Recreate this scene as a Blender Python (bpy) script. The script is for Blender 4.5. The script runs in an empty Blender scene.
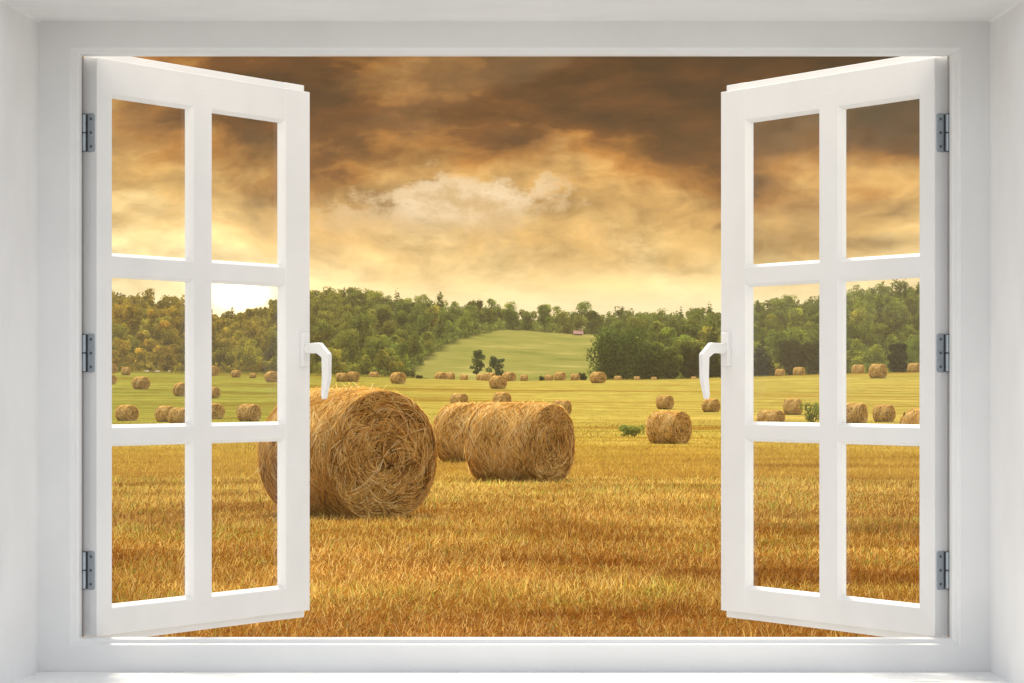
import bpy, bmesh, math, random
import numpy as np
from mathutils import Matrix, Vector

R = math.radians
scene = bpy.context.scene
col = scene.collection

# ------------------------------------------------------------------ camera
F = 3257.0          # focal length in pixels of a 1024 px wide picture
HOR = 388.0         # picture row of the eye level
EYE = 1.35          # eye height above the near field
cam_data = bpy.data.cameras.new('camera')
cam = bpy.data.objects.new('camera', cam_data)
col.objects.link(cam)
scene.camera = cam
cam.location = (0, 0, EYE)
cam.rotation_euler = (R(90), 0, 0)
cam_data.sensor_width = 36
cam_data.lens = F / 1024 * 36
cam_data.shift_y = (HOR - 341.5) / 1024
cam_data.clip_start = 0.05
cam_data.clip_end = 20000

# ------------------------------------------------------------------ light
SUN_EL, SUN_AZ = 50.0, -10.0       # azimuth from straight ahead, negative = left
SUN_POWER, SUN_ANGLE = 5.0, 9.0
sun = bpy.data.lights.new('sun', 'SUN')
sun.energy = SUN_POWER
sun.angle = R(SUN_ANGLE)
sun.color = (1.0, 0.90, 0.74)
sun_ob = bpy.data.objects.new('sun', sun)
col.objects.link(sun_ob)
d = Vector((math.sin(R(SUN_AZ)) * math.cos(R(SUN_EL)), math.cos(R(SUN_AZ)) * math.cos(R(SUN_EL)), math.sin(R(SUN_EL))))
sun_ob.rotation_euler = d.to_track_quat('Z', 'Y').to_euler()
sun_ob.location = (-30, 60, 60)

scene.view_settings.view_transform = 'Standard'
scene.view_settings.look = 'None'
scene.view_settings.exposure = 0.22
scene.view_settings.gamma = 1.0
scene.view_settings.use_curve_mapping = False
scene.cycles.use_denoising = True
scene.cycles.max_bounces = 8
scene.cycles.diffuse_bounces = 3
scene.cycles.transparent_max_bounces = 16
scene.cycles.volume_bounces = 0


def lin(r, g, b):
    f = lambda c: (c / 255 / 12.92) if c <= 10 else ((c / 255 + 0.055) / 1.055) ** 2.4
    return (f(r), f(g), f(b), 1.0)


class NT:
    """tiny helper round a node tree"""
    def __init__(self, nt):
        self.nt = nt
        nt.nodes.clear()

    def n(self, typ, **kw):
        nd = self.nt.nodes.new(typ)
        for k, v in kw.items():
            setattr(nd, k, v)
        return nd

    def link(self, a, b):
        self.nt.links.new(a, b)

    def put(self, sock, v):
        if hasattr(v, 'is_linked') or isinstance(v, bpy.types.NodeSocket):
            self.link(v, sock)
        elif v is not None:
            sock.default_value = v

    def m(self, op, a, b=None, c=None, clamp=False):
        nd = self.n('ShaderNodeMath', operation=op, use_clamp=clamp)
        self.put(nd.inputs[0], a)
        if b is not None:
            self.put(nd.inputs[1], b)
        if c is not None:
            self.put(nd.inputs[2], c)
        return nd.outputs[0]

    def mix(self, f, a, b, blend='MIX'):
        nd = self.n('ShaderNodeMix', data_type='RGBA', blend_type=blend)
        self.put(nd.inputs[0], f)
        self.put(nd.inputs[6], a)
        self.put(nd.inputs[7], b)
        return nd.outputs[2]

    def step(self, x, lo, hi, a=0.0, b=1.0, kind='SMOOTHSTEP'):
        nd = self.n('ShaderNodeMapRange', interpolation_type=kind)
        self.put(nd.inputs[0], x)
        self.put(nd.inputs[1], lo); self.put(nd.inputs[2], hi)
        self.put(nd.inputs[3], a); self.put(nd.inputs[4], b)
        return nd.outputs[0]

    def xyz(self, x, y, z):
        nd = self.n('ShaderNodeCombineXYZ')
        self.put(nd.inputs[0], x); self.put(nd.inputs[1], y); self.put(nd.inputs[2], z)
        return nd.outputs[0]

    def sep(self, v):
        nd = self.n('ShaderNodeSeparateXYZ')
        self.link(v, nd.inputs[0])
        return nd.outputs

    def noise(self, vec, scale, detail=4, rough=0.55, dist=0.0, lac=2.0):
        nd = self.n('ShaderNodeTexNoise')
        if vec is not None:
            self.link(vec, nd.inputs['Vector'])
        nd.inputs['Scale'].default_value = scale
        nd.inputs['Detail'].default_value = detail
        nd.inputs['Roughness'].default_value = rough
        nd.inputs['Lacunarity'].default_value = lac
        nd.inputs['Distortion'].default_value = dist
        return nd.outputs

    def ramp(self, fac, stops, interp='LINEAR'):
        nd = self.n('ShaderNodeValToRGB')
        cr = nd.color_ramp
        cr.interpolation = interp
        while len(cr.elements) < len(stops):
            cr.elements.new(0.5)
        for e, (p, c) in zip(cr.elements, stops):
            e.position = p
            e.color = c if len(c) == 4 else (*c, 1)
        self.put(nd.inputs[0], fac)
        return nd.outputs[0]


# ------------------------------------------------------------------ sky
world = bpy.data.worlds.new('World')
scene.world = world
world.use_nodes = True
W = NT(world.node_tree)
tc = W.n('ShaderNodeTexCoord')
dx, dy, dz = W.sep(tc.outputs['Generated'])
yy = W.m('MAXIMUM', dy, 0.04)
U = W.m('DIVIDE', dx, yy)
V = W.m('DIVIDE', dz, yy)
P = W.xyz(U, W.m('MULTIPLY', V, 2.1), 0.37)
warp = W.noise(P, 9, 5, 0.55)[1]
wv = W.n('ShaderNodeVectorMath', operation='SUBTRACT'); W.link(warp, wv.inputs[0]); wv.inputs[1].default_value = (.5, .5, .5)
ws = W.n('ShaderNodeVectorMath', operation='SCALE'); W.link(wv.outputs[0], ws.inputs[0]); ws.inputs['Scale'].default_value = 0.055
wa = W.n('ShaderNodeVectorMath', operation='ADD'); W.link(P, wa.inputs[0]); W.link(ws.outputs[0], wa.inputs[1])
PW = wa.outputs[0]
n_big = W.noise(PW, 11, 5, 0.5)[0]
n_mid = W.noise(PW, 26, 7, 0.58)[0]
n_fine = W.noise(PW, 60, 7, 0.62)[0]
sh = W.n('ShaderNodeVectorMath', operation='ADD'); W.link(PW, sh.inputs[0]); sh.inputs[1].default_value = (-.006, -.011, 0)
e_mid = W.m('SUBTRACT', W.noise(PW, 20, 6, 0.56)[0], W.noise(sh.outputs[0], 20, 6, 0.56)[0])
PS = W.xyz(U, W.m('MULTIPLY', V, 6.0), 3.3)
n_str = W.noise(PS, 14, 6, 0.6, 0.6)[0]
Vn = W.m('DIVIDE', V, 0.1017)
# billows: high up the cloud deck thickens and darkens, more so to the right
amp = W.step(Vn, 0.15, 0.6, 0.05, 1.0)
bump_ = W.m('ADD', W.m('MULTIPLY', W.m('SUBTRACT', n_big, 0.5), 1.0), W.m('MULTIPLY', W.m('SUBTRACT', n_mid, 0.5), 0.6))
h = W.m('ADD', Vn, W.m('MULTIPLY', bump_, amp))
h = W.m('ADD', h, W.m('MULTIPLY', W.m('MULTIPLY', U, 1.0), W.step(Vn, 0.3, 0.8)))
front = W.ramp(W.m('DIVIDE', h, 1.6), [
    (0.0, lin(248, 228, 188)), (0.15, lin(247, 224, 174)), (0.22, lin(240, 208, 146)), (0.285, lin(205, 164, 100)),
    (0.345, lin(182, 140, 80)), (0.415, lin(195, 150, 86)), (0.475, lin(158, 104, 45)), (0.525, lin(100, 57, 22)), (0.60, lin(62, 33, 13)),
    (0.74, lin(24, 14, 8)), (1.0, lin(40, 31, 25))])
# lumps inside the deck
det = W.m('ADD', W.m('MULTIPLY', W.m('SUBTRACT', n_mid, 0.5), 1.1), W.m('MULTIPLY', W.m('SUBTRACT', n_fine, 0.5), 0.75))
det = W.m('ADD', det, W.m('MULTIPLY', e_mid, 3.6))
det = W.m('ADD', det, W.m('MULTIPLY', W.m('SUBTRACT', n_str, 0.5), 0.45))
det = W.m('MULTIPLY', det, W.step(Vn, 0.2, 0.5, 0.15, 1.0))
front = W.mix(1.0, front, W.ramp(W.m('ADD', det, 0.5), [(0.0, (.5, .46, .4)), (0.5, (1, 1, 1)), (1.0, (1.4, 1.42, 1.4))]), 'MULTIPLY')
# grey-violet patches
gp = W.m('MULTIPLY', W.step(W.noise(PW, 16, 4, 0.5)[0], 0.5, 0.68), W.step(Vn, 0.3, 0.5))
front = W.mix(W.m('MULTIPLY', gp, 0.28), front, lin(150, 116, 78))


def puff(px, py, hw, hh, seed, soft):
    """a lit cumulus standing in front of the deck"""
    cu, cv = (px - 512) / F, (HOR - py) / F
    du = W.m('DIVIDE', W.m('SUBTRACT', U, cu), hw / F)
    dv = W.m('DIVIDE', W.m('SUBTRACT', V, cv), hh / F)
    r = W.m('SQRT', W.m('ADD', W.m('MULTIPLY', du, du), W.m('MULTIPLY', dv, dv)))
    nn = W.noise(W.xyz(U, W.m('MULTIPLY', V, 1.5), seed), 75, 8, 0.62)[0]
    nb = W.noise(W.xyz(U, W.m('MULTIPLY', V, 1.5), seed + 3), 30, 3, 0.5)[0]
    r = W.m('ADD', r, W.m('MULTIPLY', W.m('SUBTRACT', nn, 0.5), 2.8))
    r = W.m('ADD', r, W.m('MULTIPLY', W.m('SUBTRACT', nb, 0.5), 1.5))
    edge = W.step(dv, -0.6, 0.4, soft, 0.42)
    return W.step(r, W.m('SUBTRACT', 0.95, edge), W.m('ADD', 0.95, W.m('MULTIPLY', edge, 0.4)), 1.0, 0.0), nn, dv


pm, pn, pdv = puff(455, 212, 122, 33, 5.1, 0.9)
pc = W.mix(W.step(W.m('ADD', pn, W.m('MULTIPLY', pdv, 0.12)), 0.36, 0.66), lin(204, 170, 122), lin(240, 216, 178))
front = W.mix(W.m('MULTIPLY', pm, 0.88), front, pc)
pm2, pn2, pdv2 = puff(700, 245, 60, 24, 9.4, 0.8)
front = W.mix(W.m('MULTIPLY', pm2, 0.4), front, lin(240, 196, 120))
# the low sun breaking through behind the ridge
gu = W.m('SUBTRACT', U, (238 - 512) / F); gv = W.m('SUBTRACT', V, (HOR - 291) / F)
gr2 = W.m('ADD', W.m('MULTIPLY', gu, gu), W.m('MULTIPLY', W.m('MULTIPLY', gv, gv), 3.0))
g1 = W.m('EXPONENT', W.m('DIVIDE', gr2, -(0.0070 ** 2)))
g2 = W.m('EXPONENT', W.m('DIVIDE', gr2, -(0.034 ** 2)))
front = W.mix(g2, front, W.mix(1.0, front, (.42, .36, .22, 1), 'ADD'))
front = W.mix(g1, front, (5, 4.5, 3.2, 1))
# overcast rest of the dome
dome_n = W.noise(tc.outputs['Generated'], 2.2, 5, 0.55)[0]
dome = W.mix(W.step(dome_n, 0.35, 0.65), (0.91, 0.93, 0.95, 1), (1.08, 1.10, 1.12, 1))
warmdome = W.mix(W.step(dome_n, 0.35, 0.65), (0.80, 0.80, 0.80, 1), (1.08, 1.07, 1.06, 1))
dome = W.mix(W.step(dy, -0.25, 0.6), dome, warmdome)
low = W.step(dz, -0.03, 0.02)
isfront = W.m('MULTIPLY', W.step(dy, 0.25, 0.6), W.step(V, 0.13, 0.42, 1.0, 0.0))
clouds = W.mix(isfront, dome, front)
clouds = W.mix(low, (.35, .3, .2, 1), clouds)
bgc = W.n('ShaderNodeBackground'); W.link(clouds, bgc.inputs[0]); bgc.inputs[1].default_value = 1.0
sky = W.n('ShaderNodeTexSky', sky_type='NISHITA')
sky.sun_disc = False
sky.sun_elevation = R(SUN_EL)
sky.sun_rotation = R(SUN_AZ)
bgs = W.n('ShaderNodeBackground'); W.link(sky.outputs[0], bgs.inputs[0]); bgs.inputs[1].default_value = 0.1
cover = W.m('MAXIMUM', isfront, 0.85)
mx = W.n('ShaderNodeMixShader')
W.link(cover, mx.inputs[0]); W.link(bgs.outputs[0], mx.inputs[1]); W.link(bgc.outputs[0], mx.inputs[2])
wo = W.n('ShaderNodeOutputWorld'); W.link(mx.outputs[0], wo.inputs[0])


# ------------------------------------------------------------------ materials
def mat(name):
    m_ = bpy.data.materials.new(name)
    m_.use_nodes = True
    return m_, NT(m_.node_tree)


def principled(N, color, rough=0.5, **kw):
    b = N.n('ShaderNodeBsdfPrincipled')
    N.put(b.inputs['Base Color'], color)
    N.put(b.inputs['Roughness'], rough)
    for k, v in kw.items():
        N.put(b.inputs[k.replace('_', ' ')], v)
    o = N.n('ShaderNodeOutputMaterial')
    N.link(b.outputs[0], o.inputs[0])
    return b, o


def bump(N, b, height, strength, dist):
    bp = N.n('ShaderNodeBump')
    bp.inputs['Strength'].default_value = strength
    bp.inputs['Distance'].default_value = dist
    N.link(height, bp.inputs['Height'])
    N.link(bp.outputs[0], b.inputs['Normal'])


def white_paint(name, base, rough, grain):
    m_, N = mat(name)
    t = N.n('ShaderNodeTexCoord')
    n1 = N.noise(t.outputs['Object'], 6, 4)[0]
    c = N.mix(N.step(n1, 0.3, 0.7), (base * .94, base * .943, base * .95, 1), (base, base, base * 1.005, 1))
    n2 = N.noise(t.outputs['Object'], 160, 3)[0]
    b, o = principled(N, c, N.step(n1, 0.3, 0.7, rough - .06, rough + .06))
    bump(N, b, n2, grain, 0.0006)
    return m_


M = {}
M['paint'] = white_paint('white_paint', 0.82, 0.38, 0.10)
M['frame_paint'] = white_paint('white_frame_paint', 0.80, 0.42, 0.12)
M['plaster'] = white_paint('white_plaster', 0.80, 0.8, 0.35)
M['sill'] = white_paint('white_sill', 0.86, 0.3, 0.06)

m_, N = mat('grey_steel')
t = N.n('ShaderNodeTexCoord')
n1 = N.noise(t.outputs['Object'], 220, 4)[0]
principled(N, N.mix(n1, (.33, .37, .41, 1), (.50, .55, .60, 1)), 0.42, Metallic=0.55)
M['steel'] = m_
m_, N = mat('dark_screw_gap_shade')
principled(N, (.13, .145, .16, 1), 0.5, Metallic=0.6)
M['screw_gap_shade'] = m_

m_, N = mat('window_glass')
tr = N.n('ShaderNodeBsdfTransparent'); tr.inputs[0].default_value = (.985, .99, .985, 1)
gl = N.n('ShaderNodeBsdfGlossy'); gl.inputs['Roughness'].default_value = 0.01
fr = N.n('ShaderNodeFresnel'); fr.inputs[0].default_value = 1.45
mx = N.n('ShaderNodeMixShader')
N.link(N.m('MULTIPLY', fr.outputs[0], 0.05), mx.inputs[0]); N.link(tr.outputs[0], mx.inputs[1]); N.link(gl.outputs[0], mx.inputs[2])
o = N.n('ShaderNodeOutputMaterial'); N.link(mx.outputs[0], o.inputs[0])
M['glass'] = m_

m_, N = mat('floor_boards')
t = N.n('ShaderNodeTexCoord')
principled(N, N.mix(N.noise(t.outputs['Object'], 3)[0], (.46, .46, .455, 1), (.56, .56, .55, 1)), 0.5)
M['floor'] = m_


def field_colour(N):
    """colour of stubble and meadow at a place of the field"""
    g = N.n('ShaderNodeNewGeometry')
    x, y, z = N.sep(g.outputs['Position'])
    ly = N.m('LOGARITHM', N.m('MAXIMUM', y, 5.0), 10.0)
    nz = N.noise(N.xyz(N.m('MULTIPLY', x, 0.35), N.m('MULTIPLY', y, 0.16), 0.0), 1.0, 5, 0.6)[0]
    l2 = N.m('ADD', ly, N.m('MULTIPLY', N.m('SUBTRACT', nz, 0.5), 0.35))
    c = N.ramp(N.m('DIVIDE', N.m('SUBTRACT', l2, 1.0), 2.0), [
        (0.0, (.36, .175, .042)), (0.13, (.40, .21, .05)), (0.24, (.49, .285, .064)), (0.36, (.54, .355, .08)),
        (0.50, (.46, .31, .058)), (0.62, (.40, .30, .055)), (0.74, (.335, .265, .05)), (0.82, (.31, .255, .05)), (1.0, (.20, .19, .045))])
    # the left of the far field is greener
    ratio = N.m('DIVIDE', x, N.m('MAXIMUM', y, 5.0))
    nb = N.noise(N.xyz(N.m('MULTIPLY', x, 0.02), N.m('MULTIPLY', y, 0.03), 4.0), 1.0, 4, 0.55)[0]
    green = N.m('MULTIPLY', N.step(N.m('ADD', ratio, N.m('MULTIPLY', N.m('SUBTRACT', nb, 0.5), 0.12)), 0.0, -0.085), N.step(y, 130, 330))
    c = N.mix(N.m('MULTIPLY', green, 0.85), c, (.195, .20, .03, 1))
    # mown swaths: long bands lying across the view
    sw = N.noise(N.xyz(N.m('MULTIPLY', N.m('ADD', x, N.m('MULTIPLY', y, 0.3)), 0.045), N.m('MULTIPLY', N.m('SUBTRACT', y, N.m('MULTIPLY', x, 0.12)), 0.21), 9.0), 1.0, 6, 0.62)[0]
    sw2 = N.noise(N.xyz(N.m('MULTIPLY', x, 0.012), N.m('MULTIPLY', N.m('ADD', y, N.m('MULTIPLY', x, 0.35)), 0.055), 2.0), 1.0, 5, 0.6)[0]
    nearf = N.step(y, 40, 150, 1.0, 0.35)
    c = N.mix(N.m('MULTIPLY', N.step(sw, 0.50, 0.66), N.m('MULTIPLY', nearf, 0.75)), c, N.mix(1.0, c, (.62, .46, .42, 1), 'MULTIPLY'))
    c = N.mix(N.m('MULTIPLY', N.step(sw, 0.48, 0.32), N.m('MULTIPLY', nearf, 0.7)), c, (.58, .40, .085, 1))
    farf = N.step(y, 90, 220)
    c = N.mix(N.m('MULTIPLY', N.step(sw2, 0.52, 0.64), N.m('MULTIPLY', farf, 0.95)), c, N.mix(1.0, c, (.74, .58, .45, 1), 'MULTIPLY'))
    c = N.mix(N.m('MULTIPLY', N.step(sw2, 0.46, 0.34), N.m('MULTIPLY', farf, 0.8)), c, N.mix(1.0, c, (1.35, 1.25, 1.5, 1), 'MULTIPLY'))
    rp = N.noise(N.xyz(N.m('MULTIPLY', x, 0.42), N.m('MULTIPLY', y, 0.24), 11.0), 1.0, 5, 0.6)[0]
    c = N.mix(N.m('MULTIPLY', N.step(rp, 0.50, 0.62), N.step(y, 20, 90, 0.85, 0.3)), c, N.mix(1.0, c, (.62, .46, .38, 1), "MULTIPLY"))
    c = N.mix(N.m('MULTIPLY', N.step(rp, 0.47, 0.36), N.step(y, 20, 90, 0.7, 0.3)), c, N.mix(1.0, c, (1.45, 1.55, 1.7, 1), 'MULTIPLY'))
    # windrow lines left by the mower
    wob = N.noise(N.xyz(N.m('MULTIPLY', x, 0.03), N.m('MULTIPLY', y, 0.03), 6.0), 1.0, 3, 0.5)[0]
    ph = N.m('ADD', N.m('MULTIPLY', N.m('ADD', y, N.m('MULTIPLY', x, 0.42)), 0.74), N.m('MULTIPLY', wob, 14.0))
    wl = N.m('MULTIPLY', N.step(N.m('SINE', ph), 0.1, 0.95), N.m('MULTIPLY', N.step(y, 90, 200), N.step(wob, 0.38, 0.58)))
    c = N.mix(N.m('MULTIPLY', wl, 0.6), c, N.mix(1.0, c, (.74, .60, .50, 1), 'MULTIPLY'))
    gp = N.noise(N.xyz(N.m('MULTIPLY', x, 0.6), N.m('MULTIPLY', y, 0.3), 7.0), 1.0, 4, 0.6)[0]
    c = N.mix(N.m('MULTIPLY', N.step(gp, 0.60, 0.72), 0.45), c, (.30, .29, .04, 1))
    return c, g, y


m_, N = mat('field_ground')
c, g, yy_ = field_colour(N)
fin = N.noise(N.xyz(N.sep(g.outputs['Position'])[0], N.m('MULTIPLY', N.sep(g.outputs['Position'])[1], 0.5), 0.0), 9.0, 5, 0.7)[0]
c = N.mix(1.0, c, N.ramp(fin, [(0.3, (.55, .5, .45)), (0.5, (1, 1, 1)), (0.7, (1.2, 1.15, 1.1))]), 'MULTIPLY')
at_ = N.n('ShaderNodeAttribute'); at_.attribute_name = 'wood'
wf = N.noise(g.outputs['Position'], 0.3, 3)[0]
md = N.noise(N.xyz(N.m('MULTIPLY', N.sep(g.outputs['Position'])[0], 0.06), N.m('MULTIPLY', N.sep(g.outputs['Position'])[1], 0.03), 1.0), 1.0, 6, 0.65)[0]
meadow = N.ramp(md, [(0.32, (.12, .135, .026)), (0.45, (.185, .18, .04)), (0.55, (.205, .19, .046)), (0.68, (.30, .26, .075))])
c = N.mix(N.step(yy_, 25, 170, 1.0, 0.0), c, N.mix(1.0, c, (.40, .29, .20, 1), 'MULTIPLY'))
lnm = N.m('SINE', N.m('ADD', N.m('MULTIPLY', N.m('ADD', yy_, N.m('MULTIPLY', N.sep(g.outputs['Position'])[0], 0.8)), 0.55), N.m('MULTIPLY', md, 9.0)))
meadow = N.mix(N.m('MULTIPLY', N.step(lnm, 0.2, 1.0), 0.45), meadow, N.mix(1.0, meadow, (.76, .80, .7, 1), 'MULTIPLY'))
c = N.mix(N.step(yy_, 490, 540), c, meadow)
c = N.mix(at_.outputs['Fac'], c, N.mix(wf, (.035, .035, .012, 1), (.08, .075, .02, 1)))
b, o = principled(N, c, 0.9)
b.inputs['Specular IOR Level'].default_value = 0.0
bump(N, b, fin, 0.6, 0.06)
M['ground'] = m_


def leafy(name, col_socket_fn, trans=0.4):
    m_, N = mat(name)
    c = col_socket_fn(N)
    df = N.n('ShaderNodeBsdfDiffuse'); N.link(c, df.inputs[0])
    tl = N.n('ShaderNodeBsdfTranslucent'); N.link(N.mix(1.0, c, (1.15, 1.1, .8, 1), 'MULTIPLY'), tl.inputs[0])
    mx = N.n('ShaderNodeMixShader'); mx.inputs[0].default_value = trans
    N.link(df.outputs[0], mx.inputs[1]); N.link(tl.outputs[0], mx.inputs[2])
    o = N.n('ShaderNodeOutputMaterial'); N.link(mx.outputs[0], o.inputs[0])
    return m_


def blade_col(N):
    c, g, y = field_colour(N)
    a = N.n('ShaderNodeAttribute'); a.attribute_name = 'tint'
    k = N.ramp(a.outputs['Fac'], [(0.0, (.30, .20, .22)), (0.3, (.72, .62, .6)), (0.6, (1.1, 1.12, 1.15)), (0.8, (1.5, 1.7, 2.4)), (0.93, (1.65, 2.1, 3.6)), (1.0, (.75, 1.3, 1.2))])
    return N.mix(1.0, c, k, 'MULTIPLY')


M['blade'] = leafy('stubble_blades', blade_col, 0.35)


def straw_col(N):
    a = N.n('ShaderNodeAttribute'); a.attribute_name = 'tint'
    c = N.ramp(a.outputs['Fac'], [(0.0, (.09, .033, .010)), (0.22, (.40, .19, .045)), (0.5, (.80, .48, .12)), (0.8, (.95, .69, .25)), (1.0, (.97, .80, .42))])
    return c


M['straw'] = leafy('straw', straw_col, 0.32)
m_, N = mat('packed_straw')
t = N.n('ShaderNodeTexCoord')
n1 = N.noise(t.outputs['Object'], 14, 6, 0.7)[0]
b, o = principled(N, N.ramp(n1, [(0.3, (.10, .045, .014)), (0.5, (.26, .14, .036)), (0.7, (.44, .26, .07))]), 0.9)
bump(N, b, n1, 0.8, 0.03)
M['core'] = m_


def leaf_col(N):
    a = N.n('ShaderNodeAttribute'); a.attribute_name = 'tint'
    oi = N.n('ShaderNodeObjectInfo')
    k = N.ramp(a.outputs['Fac'], [(0.0, (.50, .52, .5)), (0.5, (1, 1, 1)), (0.85, (1.45, 1.35, 1.1)), (1.0, (2.0, 1.75, 1.2))])
    return N.mix(1.0, oi.outputs['Color'], k, 'MULTIPLY')


M['leaf'] = leafy('foliage', leaf_col, 0.42)


def wood_col(N):
    g = N.n('ShaderNodeNewGeometry')
    x, y, z = N.sep(g.outputs['Position'])
    ratio = N.m('DIVIDE', x, y)
    c = N.mix(N.step(ratio, -.034, -.096, kind='LINEAR'), (.175, .22, .046, 1), (.32, .25, .045, 1))  # sun glow on the left woods put into the leaf colour
    a = N.n('ShaderNodeAttribute'); a.attribute_name = 'tint'
    k = N.ramp(a.outputs['Fac'], [(0.0, (.42, .45, .45)), (0.5, (1, 1, 1)), (0.85, (1.4, 1.3, 1.1)), (1.0, (1.75, 1.6, 1.2))])
    return N.mix(1.0, c, k, 'MULTIPLY')


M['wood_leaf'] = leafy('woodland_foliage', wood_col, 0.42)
m_, N = mat('bark')
t = N.n('ShaderNodeTexCoord')
principled(N, N.mix(N.noise(t.outputs['Object'], 4, 5)[0], (.04, .03, .02, 1), (.11, .085, .06, 1)), 0.9)
M['bark'] = m_
for nm, c_, r_ in (('house_wall', (.38, .27, .18, 1), .8), ('pink_wall', (.62, .36, .24, 1), .8), ('red_roof', (.24, .075, .045, 1), .7), ('dark_opening', (.03, .03, .035, 1), .3),
                   ('cow_white', (.62, .52, .38, 1), .7), ('cow_dark', (.10, .06, .04, 1), .7)):
    m_, N = mat(nm)
    t = N.n('ShaderNodeTexCoord')
    cw_ = N.noise(t.outputs['Object'], 2.5, 4)[0]
    if nm == 'cow_white': cw_ = N.step(N.sep(t.outputs['Object'])[2], 1.0, 1.2)
    principled(N, N.mix(cw_, (.14, .09, .05, 1) if nm == 'cow_white' else tuple(v * .85 for v in c_[:3]) + (1,), c_), r_)
    M[nm] = m_


# ------------------------------------------------------------------ object helpers
def tag(o, label=None, cat=None, group=None, kind=None):
    if label: o['label'] = label
    if cat: o['category'] = cat
    if group: o['group'] = group
    if kind: o['kind'] = kind
    return o


def empty(name, loc, rz=0.0, parent=None):
    o = bpy.data.objects.new(name, None)
    o.empty_display_size = 0.2
    col.objects.link(o)
    o.location = loc
    o.rotation_euler = (0, 0, rz)
    if parent: o.parent = parent
    return o


def link(name, me, parent=None):
    o = bpy.data.objects.new(name, me)
    col.objects.link(o)
    if parent: o.parent = parent
    return o


class MB:
    def __init__(self):
        self.v, self.f, self.mi = [], [], []

    def poly(self, pts, mi=0):
        i = len(self.v)
        self.v += [tuple(p) for p in pts]
        self.f.append(tuple(range(i, i + len(pts))))
        self.mi.append(mi)

    def hull(self, a, b, mi=0):
        """prism between two matching polygons"""
        i, n = len(self.v), len(a)
        self.v += [tuple(p) for p in a] + [tuple(p) for p in b]
        self.f.append(tuple(range(i + n - 1, i - 1, -1)))
        self.f.append(tuple(range(i + n, i + 2 * n)))
        for k in range(n):
            k2 = (k + 1) % n
            self.f.append((i + k, i + k2, i + n + k2, i + n + k))
        self.mi += [mi] * (n + 2)

    def box(self, x0, x1, y0, y1, z0, z1, mi=0):
        self.hull([(x0, y0, z0), (x1, y0, z0), (x1, y1, z0), (x0, y1, z0)],
                  [(x0, y0, z1), (x1, y0, z1), (x1, y1, z1), (x0, y1, z1)], mi)

    def cyl(self, p, q, r, n=16, r2=None, mi=0):
        p, q = Vector(p), Vector(q)
        ax = (q - p).normalized()
        u = ax.orthogonal().normalized(); w = ax.cross(u)
        r2 = r if r2 is None else r2
        ring = lambda c, rr: [c + (u * math.cos(2 * math.pi * k / n) + w * math.sin(2 * math.pi * k / n)) * rr for k in range(n)]
        self.hull(ring(p, r), ring(q, r2), mi)

    def rings(self, rects, closed=False):
        """mitred picture-frame sweep: rects are (x0, x1, z0, z1, y)"""
        rs = []
        for (x0, x1, z0, z1, y) in rects:
            i = len(self.v)
            self.v += [(x0, y, z0), (x1, y, z0), (x1, y, z1), (x0, y, z1)]
            rs.append(i)
        pairs = list(zip(rs, rs[1:])) + ([(rs[-1], rs[0])] if closed else [])
        for a, b in pairs:
            for k in range(4):
                k2 = (k + 1) % 4
                self.f.append((a + k, a + k2, b + k2, b + k)); self.mi.append(0)

    def build(self, name, mats, parent=None, bevel=0.0, seg=2, smooth=False):
        me = bpy.data.meshes.new(name)
        me.from_pydata(self.v, [], self.f)
        for m_ in (mats if isinstance(mats, (list, tuple)) else [mats]):
            me.materials.append(m_)
        me.polygons.foreach_set('material_index', self.mi)
        bm = bmesh.new(); bm.from_mesh(me)
        bmesh.ops.recalc_face_normals(bm, faces=bm.faces)
        bm.to_mesh(me); bm.free()
        o = link(name, me, parent)
        if bevel:
            b = o.modifiers.new('bevel', 'BEVEL'); b.width = bevel; b.segments = seg; b.limit_method = 'ANGLE'; b.angle_limit = R(25)
        if smooth:
            me.polygons.foreach_set('use_smooth', [True] * len(me.polygons))
        return o


def np_mesh(name, verts, quads, mats, tint=None, tris=None, mi=None):
    """mesh from numpy arrays; tint is one float per vertex"""
    me = bpy.data.meshes.new(name)
    nq = len(quads); nt_ = 0 if tris is None else len(tris)
    me.vertices.add(len(verts)); me.vertices.foreach_set('co', np.asarray(verts, dtype=np.float32).ravel())
    loops = np.asarray(quads, dtype=np.int32).ravel()
    starts = np.arange(nq, dtype=np.int32) * 4
    if nt_:
        starts = np.concatenate([starts, nq * 4 + np.arange(nt_, dtype=np.int32) * 3])
        loops = np.concatenate([loops, np.asarray(tris, dtype=np.int32).ravel()])
    me.loops.add(len(loops)); me.loops.foreach_set('vertex_index', loops)
    me.polygons.add(nq + nt_); me.polygons.foreach_set('loop_start', starts.astype(np.int32))
    for m_ in (mats if isinstance(mats, (list, tuple)) else [mats]):
        me.materials.append(m_)
    if mi is not None:
        me.polygons.foreach_set('material_index', np.asarray(mi, dtype=np.int32))
    if tint is not None:
        a = me.attributes.new('tint', 'FLOAT', 'POINT'); a.data.foreach_set('value', np.asarray(tint, dtype=np.float32))
    me.update(calc_edges=True)
    me.validate()
    return me


# ------------------------------------------------------------------ terrain
TY = [-20, 5, 17.4, 36, 60, 80, 138, 200, 285, 326, 360, 400, 430, 460, 478, 510, 560, 620, 700, 800, 900, 980, 1080, 1300, 1800, 7000]
TZ = [-1.35, -1.35, -1.335, -1.39, -1.67, -1.79, -2.37, -2.7, -2.9, -2.12, -1.1, 0.0, .58, .95, 1.05, .75, .75, 1.6, 5.0, 9.8, 14.2, 16.5, 18.5, 20, 16, 10]
UU = [-.30, -.12, -.06, -.03, 0, .05, .08, .125, .30]
UD = [8.5, 8.5, 5.5, 2, 0, 1.5, 5, 9, 12]


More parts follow.
